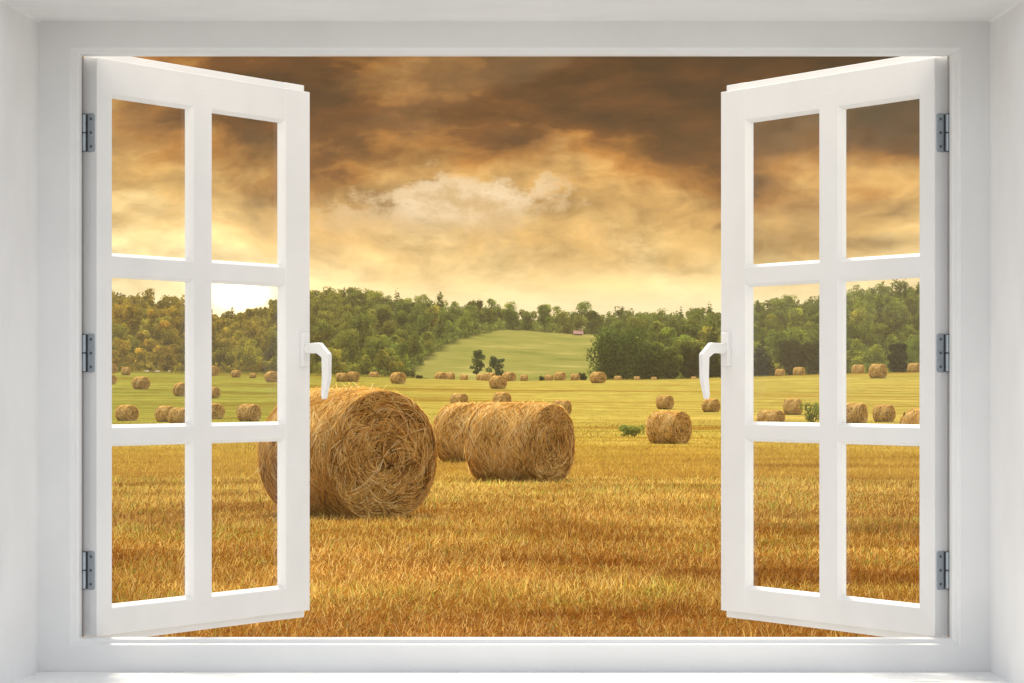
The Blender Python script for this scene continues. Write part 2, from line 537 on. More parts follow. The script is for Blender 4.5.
def ground_z(X, Y):
    X = np.asarray(X, dtype=float); Y = np.asarray(Y, dtype=float)
    # smoothed profile: average the table over a small window
    z = 0
    for k in (-1.0, -.5, 0, .5, 1.0):
        z = z + np.interp(Y * (1 + 0.028 * k), TY, TZ)
    z = z / 5
    u = X / np.maximum(Y, 20)
    dpx = np.interp(u, UU, UD)
    amt = np.clip((Y - 350) / 110, 0, 1); amt = amt * amt * (3 - 2 * amt)
    z = z + dpx * np.minimum(Y, 480) / F * amt
    # the wooded flanks rise higher than the meadow
    flank = np.clip((Y - 640) / 300, 0, 1)
    z = z + flank * (np.interp(u, [-.3, -.13, -.108, -.086, -.07, -.055, -.02, .02, .05, .085, .125, .3], [6, 5.6, 5.0, 1.0, 5.0, 7.2, 3.6, 0.5, .5, 4.2, 8.0, 12]))
    # gentle unevenness
    far = np.clip((Y - 12) / 60, 0, 1)
    z = z + far * (0.05 * np.sin(X * .21 + Y * .13) + 0.05 * np.sin(X * .09 - Y * .17 + 1.3))
    return z + EYE


def row_of(X, Y, z):
    return HOR - F * (z - EYE) / Y


def hit(px, py, lo=16.0, hi=476.0):
    """place on the field seen at picture point px, py (first crossing from the near side)"""
    Ys = np.linspace(lo, hi, 6000)
    Xs = (px - 512) / F * Ys
    rows = row_of(Xs, Ys, ground_z(Xs, Ys))
    k = np.argmax(rows <= py) if (rows <= py).any() else len(Ys) - 1
    return float(Xs[k]), float(Ys[k]), float(ground_z(Xs[k], Ys[k]))


def meadow_limits(Y):
    xl = np.interp(Y, [560, 620, 700, 760, 820, 900, 930], [398, 406, 428, 448, 470, 505, 512])
    xr = np.interp(Y, [560, 700, 860, 905], [600, 604, 606, 600])
    return xl, xr


Ys = np.concatenate([np.linspace(-14, 16, 8), np.geomspace(18, 300, 90), np.linspace(304, 620, 110), np.linspace(628, 1100, 60), np.geomspace(1150, 7000, 16)])
ws_ = np.linspace(-1, 1, 121); ws_ = np.sign(ws_) * np.abs(ws_) ** 1.4
gx = ws_[None, :] * (0.36 * np.maximum(Ys, 0)[:, None] + 14)
gy = np.repeat(Ys[:, None], len(ws_), 1)
gz = ground_z(gx, gy)
ny, nx = gx.shape
idx = np.arange(ny * nx).reshape(ny, nx)
quads = np.stack([idx[:-1, :-1], idx[:-1, 1:], idx[1:, 1:], idx[1:, :-1]], -1).reshape(-1, 4)
me = np_mesh('field', np.stack([gx, gy, gz], -1).reshape(-1, 3), quads, M['ground'])
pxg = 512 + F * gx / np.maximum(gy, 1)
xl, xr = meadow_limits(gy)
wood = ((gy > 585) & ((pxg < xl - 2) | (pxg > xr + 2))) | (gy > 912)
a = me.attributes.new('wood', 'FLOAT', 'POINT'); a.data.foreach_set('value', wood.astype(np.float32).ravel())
me.polygons.foreach_set('use_smooth', [True] * len(me.polygons))
field = link('field', me)
tag(field, kind='structure')

YB0 = 5.2
mb = MB(); mb.box(-9, 9, -13, 4.765, -0.06, 0.045)
tag(mb.build('room_floor', M['floor']), kind='structure')

mb = MB(); mb.box(-7, 7, YB0 + .01, 11.0, -.05, .05)  # unseen slab added to bounce neutral light up onto the sashes
m_, N = mat('pale_bounce_slab')
t = N.n('ShaderNodeTexCoord')
principled(N, N.mix(N.noise(t.outputs['Object'], 5, 5)[0], (.20, .20, .20, 1), (.30, .30, .295, 1)), 0.9)
tag(mb.build('bounce_slab', m_), kind='structure')

# ------------------------------------------------------------------ wall and window
YF = 5.150      # front of the window frame
YB = 5.195      # back of the window frame
YW = 4.77       # room side of the wall


def rect(x0, x1, ytop, ybot, Y, grow=0.0):
    f = lambda x: (x - 512) / F * Y
    g_ = lambda y: EYE + (HOR - y) / F * Y
    return (f(x0) - grow, f(x1) + grow, g_(ybot) - grow, g_(ytop) + grow, Y)


w_in = rect(39, 989.5, 21.5, 671.5, YF + .002)
w_in_low = (w_in[0], w_in[1], w_in[2] - .03, w_in[3], w_in[4])
w_fr = rect(-2, 1026, -2, 690, YW)
w_fr_low = (w_fr[0], w_fr[1], w_fr[2] - .03, w_fr[3], w_fr[4])
outer = (-3.2, 3.2, 0.0, 3.1)
hole = rect(80, 951, 54, 640, YB - .006, 0.01)
mb = MB()
mb.rings([w_in_low, w_fr_low, (*outer, YW), (*outer, YB - .006), hole], closed=True)
wall = mb.build('wall', M['plaster'], bevel=0.004, seg=3)
tag(wall, 'white plastered wall whose deep reveal surrounds the open window', 'wall')

win = empty('casement_window', ((w_in[0] + w_in[1]) / 2, YF, w_in[2]))
tag(win, 'white double casement window with both six-pane sashes swung open onto the hay field', 'window')


def into_window(o):
    o.parent = win
    o.matrix_parent_inverse = Matrix.Translation(-Vector(win.location))
    return o


op_b = rect(81.8, 949.4, 56.5, 637, YB)
opr = lambda Y, g_: (op_b[0] - g_, op_b[1] + g_, op_b[2] - g_, op_b[3] + g_, Y)
mb = MB()
fx = rect(70.5, 960, 48, 645, YF)
mb.rings([(w_in[0] - .012, w_in[1] + .012, w_in[2] - .012, w_in[3] + .012, YF),
          fx, (fx[0] + .003, fx[1] - .003, fx[2] + .003, fx[3] - .003, YF + .008),
          opr(YF + .009, .0025), opr(YF + .0115, .0), opr(YB, 0), (w_in[0] - .012, w_in[1] + .012, w_in[2] - .012, w_in[3] + .012, YB)], closed=True)
into_window(mb.build('window_frame', M['frame_paint'], bevel=0.0012))

m_, N = mat('grey_seal')
principled(N, (.26, .26, .27, 1), 0.7)
M['seal'] = m_
mb = MB()
mb.box(op_b[0] - .012, op_b[0] - .0004, YB + .0004, YB + .03, op_b[2], op_b[3])
mb.box(op_b[1] + .0004, op_b[1] + .012, YB + .0004, YB + .03, op_b[2], op_b[3])
into_window(mb.build('seal', M['seal']))

mb = MB()
zs0, zs1 = w_fr[2], w_in[2]
mb.hull([(w_fr[0] - .004, YW - .03, zs0 - .028), (w_fr[1] + .004, YW - .03, zs0 - .028), (w_in[1] + .004, YF - .0008, zs1 - .028), (w_in[0] - .004, YF - .0008, zs1 - .028)],
        [(w_fr[0] - .004, YW - .03, zs0), (w_fr[1] + .004, YW - .03, zs0), (w_in[1] + .004, YF - .0008, zs1), (w_in[0] - .004, YF - .0008, zs1)])
into_window(mb.build('window_sill', M['sill'], bevel=0.004, seg=3))

TH = 64.0
SW = 0.688                              # sash width
ZT, ZB = EYE + .5285, EYE - .397        # sash top and bottom
TA, TB = 0.015, 0.0255                  # inner layer, whole thickness
S_CUTS = [(0.0437, 0.2944), (0.3523, 0.6026)]
Z_CUTS = [(EYE + .212, EYE + .473), (EYE - .0645, EYE + .1835), (EYE - .354, EYE - .0885)]
CH, CD = 0.0055, 0.0075                 # moulding round each pane


def sash(sg, hinge_x, label):
    """sg = 1: left sash (opens away to the right), -1: its mirror"""
    org = Vector((hinge_x, 5.2, 0))
    T = lambda s, t, z: (sg * s, t, z - ZB)

    def strip(mbx, axis, a, b, lo, hi, ca, cb, t0):
        """bar from lo to hi along one axis, from a to b across, moulded where ca / cb is set"""
        prof = [(a, t0), (b, t0)]
        prof += [(b + CH, t0 + CD), (b + CH, TA)] if cb else [(b, TA)]
        prof += [(a - CH, TA), (a - CH, t0 + CD)] if ca else [(a, TA)]
        if axis == 'z':
            mbx.hull([T(p, q, lo) for p, q in prof], [T(p, q, hi) for p, q in prof])
        else:
            mbx.hull([T(lo, q, p) for p, q in prof], [T(hi, q, p) for p, q in prof])

    mb = MB()
    strip(mb, 'z', 0, S_CUTS[0][0], ZB, ZT, False, True, 0)
    strip(mb, 'z', S_CUTS[1][1], SW, ZB, ZT, True, False, 0)
    strip(mb, 's', Z_CUTS[0][1], ZT - .0003, .02, SW - .02, True, False, .0006)
    strip(mb, 's', ZB + .0003, Z_CUTS[2][0], .02, SW - .02, False, True, .0006)
    # outer layer with the lip that closes over the frame
    t0 = TA - .0005
    L = .013
    for bx in ((.0004, .030, ZB - L, ZT + L), (SW - .062, SW + .005, ZB - L, ZT + L)):
        p = [(bx[0], t0), (bx[1], t0), (bx[1], TB), (bx[0], TB)]
        mb.hull([T(s, t, bx[2]) for s, t in p], [T(s, t, bx[3]) for s, t in p])
    for z0, z1 in ((ZT - .035, ZT + L - .0004), (ZB - L + .0004, ZB + .035)):
        p = [(.029, t0), (SW - .061, t0), (SW - .061, TB - .0005), (.029, TB - .0005)]
        mb.hull([T(s, t, z0) for s, t in p], [T(s, t, z1) for s, t in p])
    so = mb.build('sash', M['paint'], bevel=0.0012)
    so.location = (0, 0, 0)
    so.matrix_world = Matrix.Translation((org.x, org.y, ZB)) @ Matrix.Rotation(R(TH) * sg, 4, 'Z')
    into_window(so)
    so['label'] = label

    mb = MB(); strip(mb, 'z', S_CUTS[0][1], S_CUTS[1][0], ZB + .03, ZT - .03, True, True, .0003)
    mb.build('glazing_bar', M['paint'], so, bevel=0.001)
    for k in (0, 1):
        mb = MB()
        strip(mb, 's', Z_CUTS[k + 1][1], Z_CUTS[k][0], .03, SW - .06, True, True, .0008)
        mb.build('glazing_bar', M['paint'], so, bevel=0.001)
    for s0, s1 in S_CUTS:
        for z0, z1 in Z_CUTS:
            mb = MB()
            p = [(s0 + .003, .010), (s1 - .003, .010), (s1 - .003, .013), (s0 + .003, .013)]
            mb.hull([T(s, t, z0 + .003) for s, t in p], [T(s, t, z1 - .003) for s, t in p])
            mb.build('glass_pane', M['glass'], so)
    # steel hinges let into the hinge edge
    for py in (132.5, 353.0, 570.5):
        zc = EYE + (HOR - py) / F * 5.2
        hh = .031
        mb = MB()
        c = .0035
        y0, y1 = .0035, .0165
        oct_ = [(y0 + c, -hh), (y1, -hh), (y1, hh), (y0 + c, hh), (y0 + c * .3, hh - c * .3), (y0, hh - c), (y0, -hh + c), (y0 + c * .3, -hh + c * .3)]
        mb.hull([T(-.0016, t, zc + z) for t, z in oct_], [T(.002, t, zc + z) for t, z in oct_])
        for a_, b_ in ((-.029, -.0012), (.0012, .029)):
            mb.cyl(T(-.0062, .0212, zc + a_), T(-.0062, .0212, zc + b_), .0036, 16)
        mb.cyl(T(-.0062, .0212, zc - .031), T(-.0062, .0212, zc + .031), .0022, 12, mi=1)
        mb.box(*sorted((sg * -.0012, sg * .002)), .0163, .0235, zc - .030 - ZB, zc + .030 - ZB, 1)  # dark strip standing in for the shaded gap between leaf and knuckle
        for z in (-.022, 0, .022):
            mb.cyl(T(-.0016, .0105, zc + z), T(-.0024, .0105, zc + z), .0026, 12, .0022, 1)
        mb.build('hinge', [M['steel'], M['screw_gap_shade']], so, bevel=0.0005)
    # handle on the free stile: backplate and cranked lever
    zc = EYE + (HOR - 349.5) / F * 5.80
    sm = SW - .0245
    mb = MB()
    mb.hull([T(s, -.007, zc + z) for s, z in ((sm - .013, -.030), (sm + .013, -.030), (sm + .013, .030), (sm - .013, .030))],
            [T(s, .001, zc + z) for s, z in ((sm - .014, -.031), (sm + .014, -.031), (sm + .014, .031), (sm - .014, .031))])
    zk = zc + .0015
    mb.cyl(T(sm, -.006, zk), T(sm, -.014, zk), .0105, 20, .0098)
    out = [(.008, .0095), (.036, .0105), (.0550, -.010), (.0540, -.054), (.0455, -.0895), (.0415, -.0900), (.0395, -.082),
           (.0415, -.052), (.0405, -.016), (.0305, -.0085), (.008, -.0085)]
    mb.hull([T(sm - .0075, -n_, zk + z) for n_, z in out], [T(sm + .0075, -n_, zk + z) for n_, z in out])
    mb.build('handle', M['paint'], so, bevel=0.0022, seg=3)
    return so


sash(1, (97 - 512) / F * 5.2, 'left sash with its hinges on the left')
sash(-1, (934.5 - 512) / F * 5.2, 'right sash with its hinges on the right')


# ------------------------------------------------------------------ stubble
def ribbons(p0, p1, p2, wdir, width, tint):
    """bent strands of three points each, tapering to the tip"""
    n_ = len(p0)
    w_ = wdir * width[:, None] * .5
    v = np.stack([p0 - w_, p0 + w_, p1 - w_ * .8, p1 + w_ * .8, p2 - w_ * .25, p2 + w_ * .25], 1).reshape(-1, 3)
    b_ = np.arange(n_)[:, None] * 6
    q = np.concatenate([b_ + np.array([0, 1, 3, 2]), b_ + np.array([2, 3, 5, 4])], 1).reshape(-1, 4)
    return v, q, np.repeat(tint, 6)


rng = np.random.default_rng(7)
VV, QQ, TT = [], [], []
off = 0
for (y0, y1, dens, hgt, wid) in ((11.2, 15.5, 260, .06, .006), (15.5, 24, 900, .052, .0054), (24, 36, 540, .056, .0068), (36, 60, 220, .062, .0092), (60, 100, 66, .075, .014), (100, 170, 15, .085, .024), (170, 340, 3.2, .08, .045)):
    hw = lambda y: .165 * y + 1.6
    area = (hw(y0) + hw(y1)) * (y1 - y0)
    n_ = int(area * dens * 1.12)
    Y = np.sqrt(rng.uniform(y0 * y0, y1 * y1, n_)) if y0 < 170 else y0 + (y1 - y0) * rng.beta(1, 2, n_)
    X = rng.uniform(-1, 1, n_) * hw(Y) * np.where(rng.random(n_) < .8, 1.0, 2.3)
    # tufts: pull the blades together
    k = rng.integers(0, n_, n_)
    tuft = rng.random(n_) < .55
    cellx = np.round(X * 7 + np.sin(Y * 9) * .4) / 7; celly = np.round(Y * 5) / 5
    X = np.where(tuft, cellx + rng.normal(0, .035, n_), X); Y = np.where(tuft, celly + rng.normal(0, .05, n_), Y)
    Y = np.maximum(Y, 11.1)
    patch = .75 + .5 * (np.sin(X * 1.3 + 2 * np.sin(Y * .7)) * np.sin(Y * .9 + X * .3) * .5 + .5)
    H = hgt * rng.gamma(6, 1 / 6, n_) * patch
    Z = ground_z(X, Y) - .01
    lean = rng.normal(0, .42, (n_, 2)); lean[:, 0] += .12
    lying = rng.random(n_) < .3
    lean[lying] *= 3.2
    ang = rng.uniform(0, 2 * np.pi, n_)
    p0 = np.stack([X, Y, Z], 1)
    up = np.stack([lean[:, 0], lean[:, 1], np.ones(n_)], 1); up /= np.linalg.norm(up, axis=1)[:, None]
    p1 = p0 + up * (H * .55)[:, None]
    up2 = up + np.stack([lean[:, 0] * .7, lean[:, 1] * .7, -.15 * np.ones(n_)], 1); up2 /= np.linalg.norm(up2, axis=1)[:, None]
    p2 = p1 + up2 * (H * .5)[:, None]
    wd = np.stack([np.cos(ang * .25 - .4), np.sin(ang * .25 - .4), np.zeros(n_)], 1)
    tint = np.clip(rng.beta(1.5, 1.3, n_), 0, .94) if y0 < 60 else np.clip(.28 + .5 * rng.beta(2, 2, n_), 0, .94)
    gpat = np.sin(X * .9 + 1.5 * np.sin(Y * .45)) * np.sin(Y * .55 - X * .2)
    if y0 < 60: tint = np.where((rng.random(n_) < .05 + .16 * (gpat > .45)), 1.0, tint)
    v, q, tt = ribbons(p0, p1, p2, wd, wid * rng.uniform(.6, 1.4, n_), tint)
    VV.append(v); QQ.append(q + off); TT.append(tt); off += len(v)
me = np_mesh('stubble', np.concatenate(VV), np.concatenate(QQ), M['blade'], np.concatenate(TT))
tag(link('stubble', me), 'short golden stubble and grass covering the mown field', 'stubble', kind='stuff')


# ------------------------------------------------------------------ hay bales
def bale_core(Rr, L, seed, ns=72, nl=14):
    r_ = np.random.default_rng(seed)
    ph = r_.uniform(0, 6.28, 6)
    a = np.linspace(0, 2 * np.pi, ns, endpoint=False)
    xs = np.linspace(-L / 2, L / 2, nl)
    vs = []
    for x in xs:
        k = 1 - .035 * (abs(x) / (L / 2)) ** 6
        rad = Rr * k * (1 + .012 * np.sin(3 * a + ph[0] + x) + .010 * np.sin(7 * a + ph[1] + 2 * x) + .008 * np.sin(11 * a - x * 5 + ph[2]))
        y = rad * np.cos(a); z = rad * np.sin(a)
        z = np.maximum(z * .985, -Rr * .955)                     # it has settled a little
        vs.append(np.stack([np.full(ns, x), y, z + Rr * .955], 1))
    v = np.concatenate(vs)
    q = [(i * ns + j, i * ns + (j + 1) % ns, (i + 1) * ns + (j + 1) % ns, (i + 1) * ns + j) for i in range(nl - 1) for j in range(ns)]
    return v, np.array(q)


def face_core(Rr, side, L, seed, ns=72, nr=12):
    r_ = np.random.default_rng(seed)
    ph = r_.uniform(0, 6.28, 3)
    a = np.linspace(0, 2 * np.pi, ns, endpoint=False)
    vs = []
    for rr in np.linspace(.02, .985, nr):
        x = L / 2 - .05 * (1 - rr) ** 2 + .015 * np.sin(rr * 14 + a + ph[0]) * rr - .03 * rr ** 8
        y = Rr * rr * np.cos(a); z = np.maximum(Rr * rr * np.sin(a), -Rr * .955)
        vs.append(np.stack([side * x, y, z + Rr * .955], 1))
    v = np.concatenate(vs)
    q = [(i * ns + j, i * ns + (j + 1) % ns, (i + 1) * ns + (j + 1) % ns, (i + 1) * ns + j) for i in range(nr - 1) for j in range(ns)]
    q.append((0, ns // 4, ns // 2, 3 * ns // 4))
    return v, np.array(q)


def curve_strands(fn, n_, seg, width, tint, nrm_fn):
    """fn(k in 0..seg) -> points; nrm_fn(points) -> outward direction"""
    pts = np.stack([fn(k / seg) for k in range(seg + 1)], 1)                 # n, seg+1, 3
    tan = np.gradient(pts, axis=1)
    nr = nrm_fn(pts)
    side = np.cross(tan, nr); side /= np.maximum(np.linalg.norm(side, axis=2), 1e-9)[:, :, None]
    tap = np.sin(np.linspace(.25, np.pi - .25, seg + 1))[None, :, None] * .8 + .2
    w_ = side * (width[:, None, None] * .5) * tap
    v = np.stack([pts - w_, pts + w_], 2).reshape(-1, 3)
    b_ = np.arange(n_)[:, None] * (2 * (seg + 1))
    q = np.concatenate([b_ + np.array([2 * k, 2 * k + 1, 2 * k + 3, 2 * k + 2]) for k in range(seg)], 1).reshape(-1, 4)
    return v, q, np.repeat(tint, 2 * (seg + 1))


def side_strands(Rr, L, n_, width, seed, seg=4):
    r_ = np.random.default_rng(seed)
    x0 = r_.uniform(-L / 2, L / 2, n_); a0 = r_.uniform(0, 2 * np.pi, n_)
    ln = r_.uniform(.06, .36, n_) / Rr * np.where(r_.random(n_) < .5, 1, -1)
    slope = r_.normal(0, .6, n_)
    bz = .02 * np.sin(x0 * 9 + 3 * np.sin(a0 * 2)) + .02 * np.sin(a0 * 7 + x0 * 4) + .012
    lift0 = np.abs(r_.normal(.004, .012, n_)) + .7 * np.maximum(bz, 0); lift1 = np.abs(r_.normal(.004, .016, n_)) + .7 * np.maximum(bz, 0)
    loose = r_.random(n_) < .035
    lift1 = np.where(loose, lift1 + r_.uniform(.02, .10, n_), lift1)
    bow = r_.normal(0, .03, n_)
    cl = .03 * np.sin(a0 * 5 + x0 * 6) + .02 * np.sin(a0 * 13 - x0 * 11)

    def fn(k):
        a = a0 + ln * k
        rad = Rr * .985 + lift0 * (1 - k) + lift1 * k * k + .012 * np.sin(k * 3.14)
        x = np.clip(x0 + slope * ln * Rr * k + bow * math.sin(3.14 * k) + cl * k, -L / 2 - .03, L / 2 + .03)
        rad = rad * (1 - .035 * np.minimum(np.abs(x) / (L / 2), 1) ** 6)
        z = np.maximum(rad * np.sin(a), -Rr * .975)
        return np.stack([x, rad * np.cos(a), z + Rr * .955], 1)

    def nr(p):
        n2 = p.copy(); n2[:, :, 0] = 0; n2[:, :, 2] -= Rr * .955
        n2 /= np.maximum(np.linalg.norm(n2, axis=2), 1e-6)[:, :, None]
        return n2 + r_.normal(0, .45, (len(p), 1, 3))
    tint = np.clip(r_.beta(1.6, 1.0, n_) + .12 * np.sin(x0 * 7 + a0 * 2), 0, 1)
    return curve_strands(fn, n_, seg, width * r_.uniform(.6, 1.5, n_), tint, nr)


def face_strands(Rr, side, L, n_, width, seed, seg=5):
    r_ = np.random.default_rng(seed)
    rr = Rr * np.sqrt(r_.uniform(.006, 1.0, n_)); a0 = r_.uniform(0, 2 * np.pi, n_)
    # rolled layers: radii gather in bands
    rr = rr * .5 + .5 * (np.round(rr / .058 + .4 * np.sin(a0 * 2)) * .058 + r_.normal(0, .012, n_))
    rr = np.clip(rr, .02, Rr * .985)
    ln = np.clip(r_.uniform(.06, .30, n_) / np.maximum(rr, .12), 0, 1.5) * np.where(r_.random(n_) < .7, 1, -1)
    drift = r_.normal(0, .2, n_)
    wild = r_.random(n_) < .45
    drift = np.where(wild, r_.normal(0, 1.3, n_), drift)
    cl = .03 * np.sin(a0 * 4 + rr * 17) + .03 * np.sin(a0 * 9 - rr * 31) + .02
    l0 = np.abs(r_.normal(.005, .014, n_)) + .7 * np.maximum(cl, 0); l1 = np.abs(r_.normal(.005, .022, n_)) + .7 * np.maximum(cl, 0)

    def fn(k):
        a = a0 + ln * k
        r2 = np.clip(rr + drift * k * np.abs(ln) * rr + .02 * math.sin(3.14 * k), .005, Rr * 1.01)
        x = L / 2 - .05 * (1 - r2 / Rr) ** 2 - .03 * (r2 / Rr) ** 8 + l0 * (1 - k) + l1 * k + .004
        z = np.maximum(r2 * np.sin(a), -Rr * .965)
        return np.stack([side * x, r2 * np.cos(a), z + Rr * .955], 1)

    def nr(p):
        n2 = np.zeros_like(p); n2[:, :, 0] = side
        return n2 + r_.normal(0, .5, (len(p), 1, 3))
    tint = np.clip(r_.beta(1.2, 1.15, n_) - .38 * np.exp(-(rr / .16) ** 2) + .16 * np.sin(a0 * 3 + rr * 11) * np.sin(a0 * 7 - rr * 23) + .1 * np.sin(rr * 40), 0, 1)
    return curve_strands(fn, n_, seg, width * r_.uniform(.6, 1.5, n_), tint, nr)


def join_parts(parts):
    vs, qs, ts, ms, o_ = [], [], [], [], 0
    for (v, q, t_, mi_) in parts:
        vs.append(v); qs.append(q + o_); ts.append(t_ if t_ is not None else np.full(len(v), .4)); ms.append(np.full(len(q), mi_)); o_ += len(v)
    return np.concatenate(vs), np.concatenate(qs), np.concatenate(ts), np.concatenate(ms)


BR, BL = 0.70, 1.32


def side_mesh(n_, width, seed):
    v, q = bale_core(BR, BL, seed)
    v2, q2, t2 = side_strands(BR, BL, n_, width, seed + 1)
    V_, Q_, T_, I_ = join_parts([(v, q, None, 0), (v2, q2, t2, 1)])
    return np_mesh('rolled_side', V_, Q_, [M['core'], M['straw']], T_, mi=I_)


def end_mesh(n_, width, seed, side):
    v, q = face_core(BR, side, BL, seed)
    v2, q2, t2 = face_strands(BR, side, BL, n_, width, seed + 2)
    V_, Q_, T_, I_ = join_parts([(v, q, None, 0), (v2, q2, t2, 1)])
    return np_mesh('end_face', V_, Q_, [M['core'], M['straw']], T_, mi=I_)


def whole_mesh(n_, width, seed):
    v, q = bale_core(BR, BL, seed, 32, 8)
    parts = [(v, q, None, 0)]
    for s_ in (1, -1):
        v1, q1 = face_core(BR, s_, BL, seed, 32, 5); parts.append((v1, q1, None, 0))
        parts.append((*face_strands(BR, s_, BL, n_ // 3, width, seed + 2, 3), 1))
    parts.append((*side_strands(BR, BL, n_, width, seed + 1, 3), 1))
    V_, Q_, T_, I_ = join_parts(parts)
    return np_mesh('hay_bale', V_, Q_, [M['core'], M['straw']], T_, mi=I_)


GB = 'round hay bales lying on the field'


def face_dir(deg, flip):
    """rotation so that the shown end face looks deg to the right (or left) of the viewer"""
    return R(-90 + deg) if not flip else R(-90 - deg)


def near_bale(px, py, deg, label, n_, wid, seed, size=1.0, Y=None):
    if Y is None:
        X, Y, z = hit(px, py)
    else:
        X = (px - 512) / F * Y; z = float(ground_z(X, Y))
    rt = empty('hay_bale', (X, Y, z - .02), face_dir(deg, False))
    rt.scale = (size,) * 3
    tag(rt, label, 'hay bale', GB)
    link('rolled_side', side_mesh(n_, wid, seed), rt)
    link('end_face', end_mesh(int(n_ * .62), wid, seed + 11, 1), rt)
    link('end_face', end_mesh(int(n_ * .18), wid * 1.4, seed + 17, -1), rt)
    return rt


near_bale(347, 515.5, 37, 'largest and nearest round hay bale, partly behind the free stile of the left sash', 30000, .0058, 21)
near_bale(520, 481, 55, 'second largest round hay bale, lying in the middle of the open gap, end turned right', 19000, .0082, 33)
near_bale(475, 463, 52, 'round hay bale half hidden behind the left of the second largest bale', 10000, .011, 45)
near_bale(669, 443.5, 50, 'round hay bale standing alone right of a low green bush', 6500, .017, 57)
near_bale(926, 446, 40, 'hay bale cut by the hinge stile and lower glazing bar of the right sash', 6500, .017, 61)

far_meshes = [whole_mesh(2600, .028, 100 + 7 * k) for k in range(4)]
FB = [
    # px, base row, degrees the end is turned, size, Y or None, label
    (665, 409, 45, 1.0, None, 'small round hay bale directly above and behind the lone bale beside the bush'),
    (711, 412, 55, 1.0, None, 'small round hay bale below the tip of the right handle, touching the right sash edge'),
    (127, 421, 40, 1.05, None, 'dark ended hay bale at far left, just above the lower glazing bar'),
    (166, 422, 60, 1.0, None, 'hay bale on the left sash lower glazing bar, right of the dark ended one'),
    (179, 424, 70, .9, None, 'pale hay bale tucked behind the vertical glazing bar of the left sash'),
    (141, 389, 50, 1.08, None, 'orange hay bale alone in the green strip at the far left'),
    (126, 379.5, 70, .75, 440, 'low sagging hay bale in the far left strip, behind the lone orange bale'),
    (111, 377, 45, .95, 452, 'farther of two hay bales cut by the hinge stile of the left sash'),
    (110, 384, 45, .9, None, 'nearer of two hay bales cut by the hinge stile of the left sash'),
    (181, 396, 30, 1.05, None, 'hay bale cut by the vertical bar of the left sash, halfway up the green strip'),
    (213, 378, 35, .95, 448, 'hay bale just right of the vertical glazing bar of the left sash, by the hedge'),
    (212, 398, 60, .95, None, 'narrow slice of hay bale right of the vertical glazing bar, midway up the green strip'),
    (215, 419, 20, 1.0, None, 'upright looking hay bale end right of the vertical glazing bar, low in the left sash'),
    (236, 380, 60, .75, 440, 'low hay bale in the far strip between the sash bars, beside a flattened heap'),
    (253, 380, 75, .5, 436, 'flattened heap of hay beside the low bale in the far strip'),
    (272, 382, 25, 1.05, None, 'bright hay bale against the free stile of the left sash in the far strip'),
    (249, 421, 55, 1.05, None, 'hay bale with a dark end just above and left of the largest bale'),
    (342, 381.5, 65, .85, None, 'left one of a touching pair of hay bales right of the left handle'),
    (353, 381.5, 50, .9, None, 'right one of a touching pair of hay bales right of the left handle'),
    (374, 377, 70, .8, 490, 'half sunk pale hay bale at the hedge foot above the largest bale'),
    (398, 383.5, 30, 1.1, None, 'bright yellow hay bale standing just above the top of the largest bale'),
    (441, 381.5, 45, 1.0, 490, 'left one of two far hay bales at the meadow foot, left of its small trees'),
    (449, 380.5, 60, 1.0, 497, 'right one of two far hay bales at the meadow foot, left of its small trees'),
    (459, 406.5, 50, 1.02, None, 'hay bale above the half hidden bale, left of the middle'),
    (464, 382.5, 70, .8, 495, 'sliver of pale hay bale just left of the foot of the slender meadow tree'),
    (481, 383, 70, .8, 492, 'sliver of pale hay bale under the gap between the two small meadow trees'),
    (490, 381.5, 60, .95, 490, 'hay bale at the foot of the right small meadow tree'),
    (498, 388.5, 40, 1.12, None, 'hay bale with a dark base in front of the right small meadow tree'),
    (509, 381, 45, 1.05, 486, 'pale hay bale right of the small meadow trees on the rise'),
    (524, 382, 70, .7, 488, 'small flat hay bale on the rise, right of the pale one near the trees'),
    (502, 406, 40, 1.0, None, 'hay bale peeping over the top of the bale in the middle of the view'),
    (549, 383, 75, .7, 492, 'tiny pale hay bale beside the dark round bush on the rise'),
    (560, 381.5, 60, 1.0, 488, 'hay bale on the rise below the right part of the meadow'),
    (575, 383, 70, .8, 490, 'low hay bale on the rise just left of the dark bush by the grove'),
    (562, 415, 60, 1.0, None, 'sliver of hay bale behind the right shoulder of the bale in the middle'),
    (598, 383, 40, 1.15, None, 'bright hay bale at the left foot of the big round oak'),
    (618, 382, 70, .7, 513, 'first low hay bale right of the bright one under the big round oak'),
    (637, 382, 75, .6, 513, 'second low hay bale along the shaded foot of the oak grove'),
    (654, 382, 75, .55, 513, 'third low hay bale along the shaded foot of the oak grove'),
    (694, 380.5, 75, .6, 513, 'hay bale just below the bend of the right handle, at the wood edge'),
    (780, 378.5, 60, .8, 489, 'half sunk hay bale at the wood edge, left in the right sash'),
    (799, 377, 60, .95, 482, 'rounded hay bale at the wood edge beside the half sunk one'),
    (793, 414.5, 60, 1.05, None, 'hay bale with its end turned right beside the leafy green bush in the right sash'),
    (771, 429, 60, .95, None, 'top of a hay bale peeping over the lower glazing bar of the right sash'),
    (853, 424, 60, 1.2, None, 'hay bale with a dark right end, low in the hinge side of the right sash'),
    (884, 422, 60, 1.1, None, 'hay bale low in the right sash, next right of the dark ended one'),
    (858, 377, 65, 1.05, 482, 'pale hay bale at the right hand wood edge, left of the biggest one there'),
    (878, 378, 50, 1.3, None, 'biggest hay bale at the right hand wood edge'),
    (914, 374.5, 60, 1.0, 480, 'hay bale at the wood edge cut by the hinge stile of the right sash'),
]
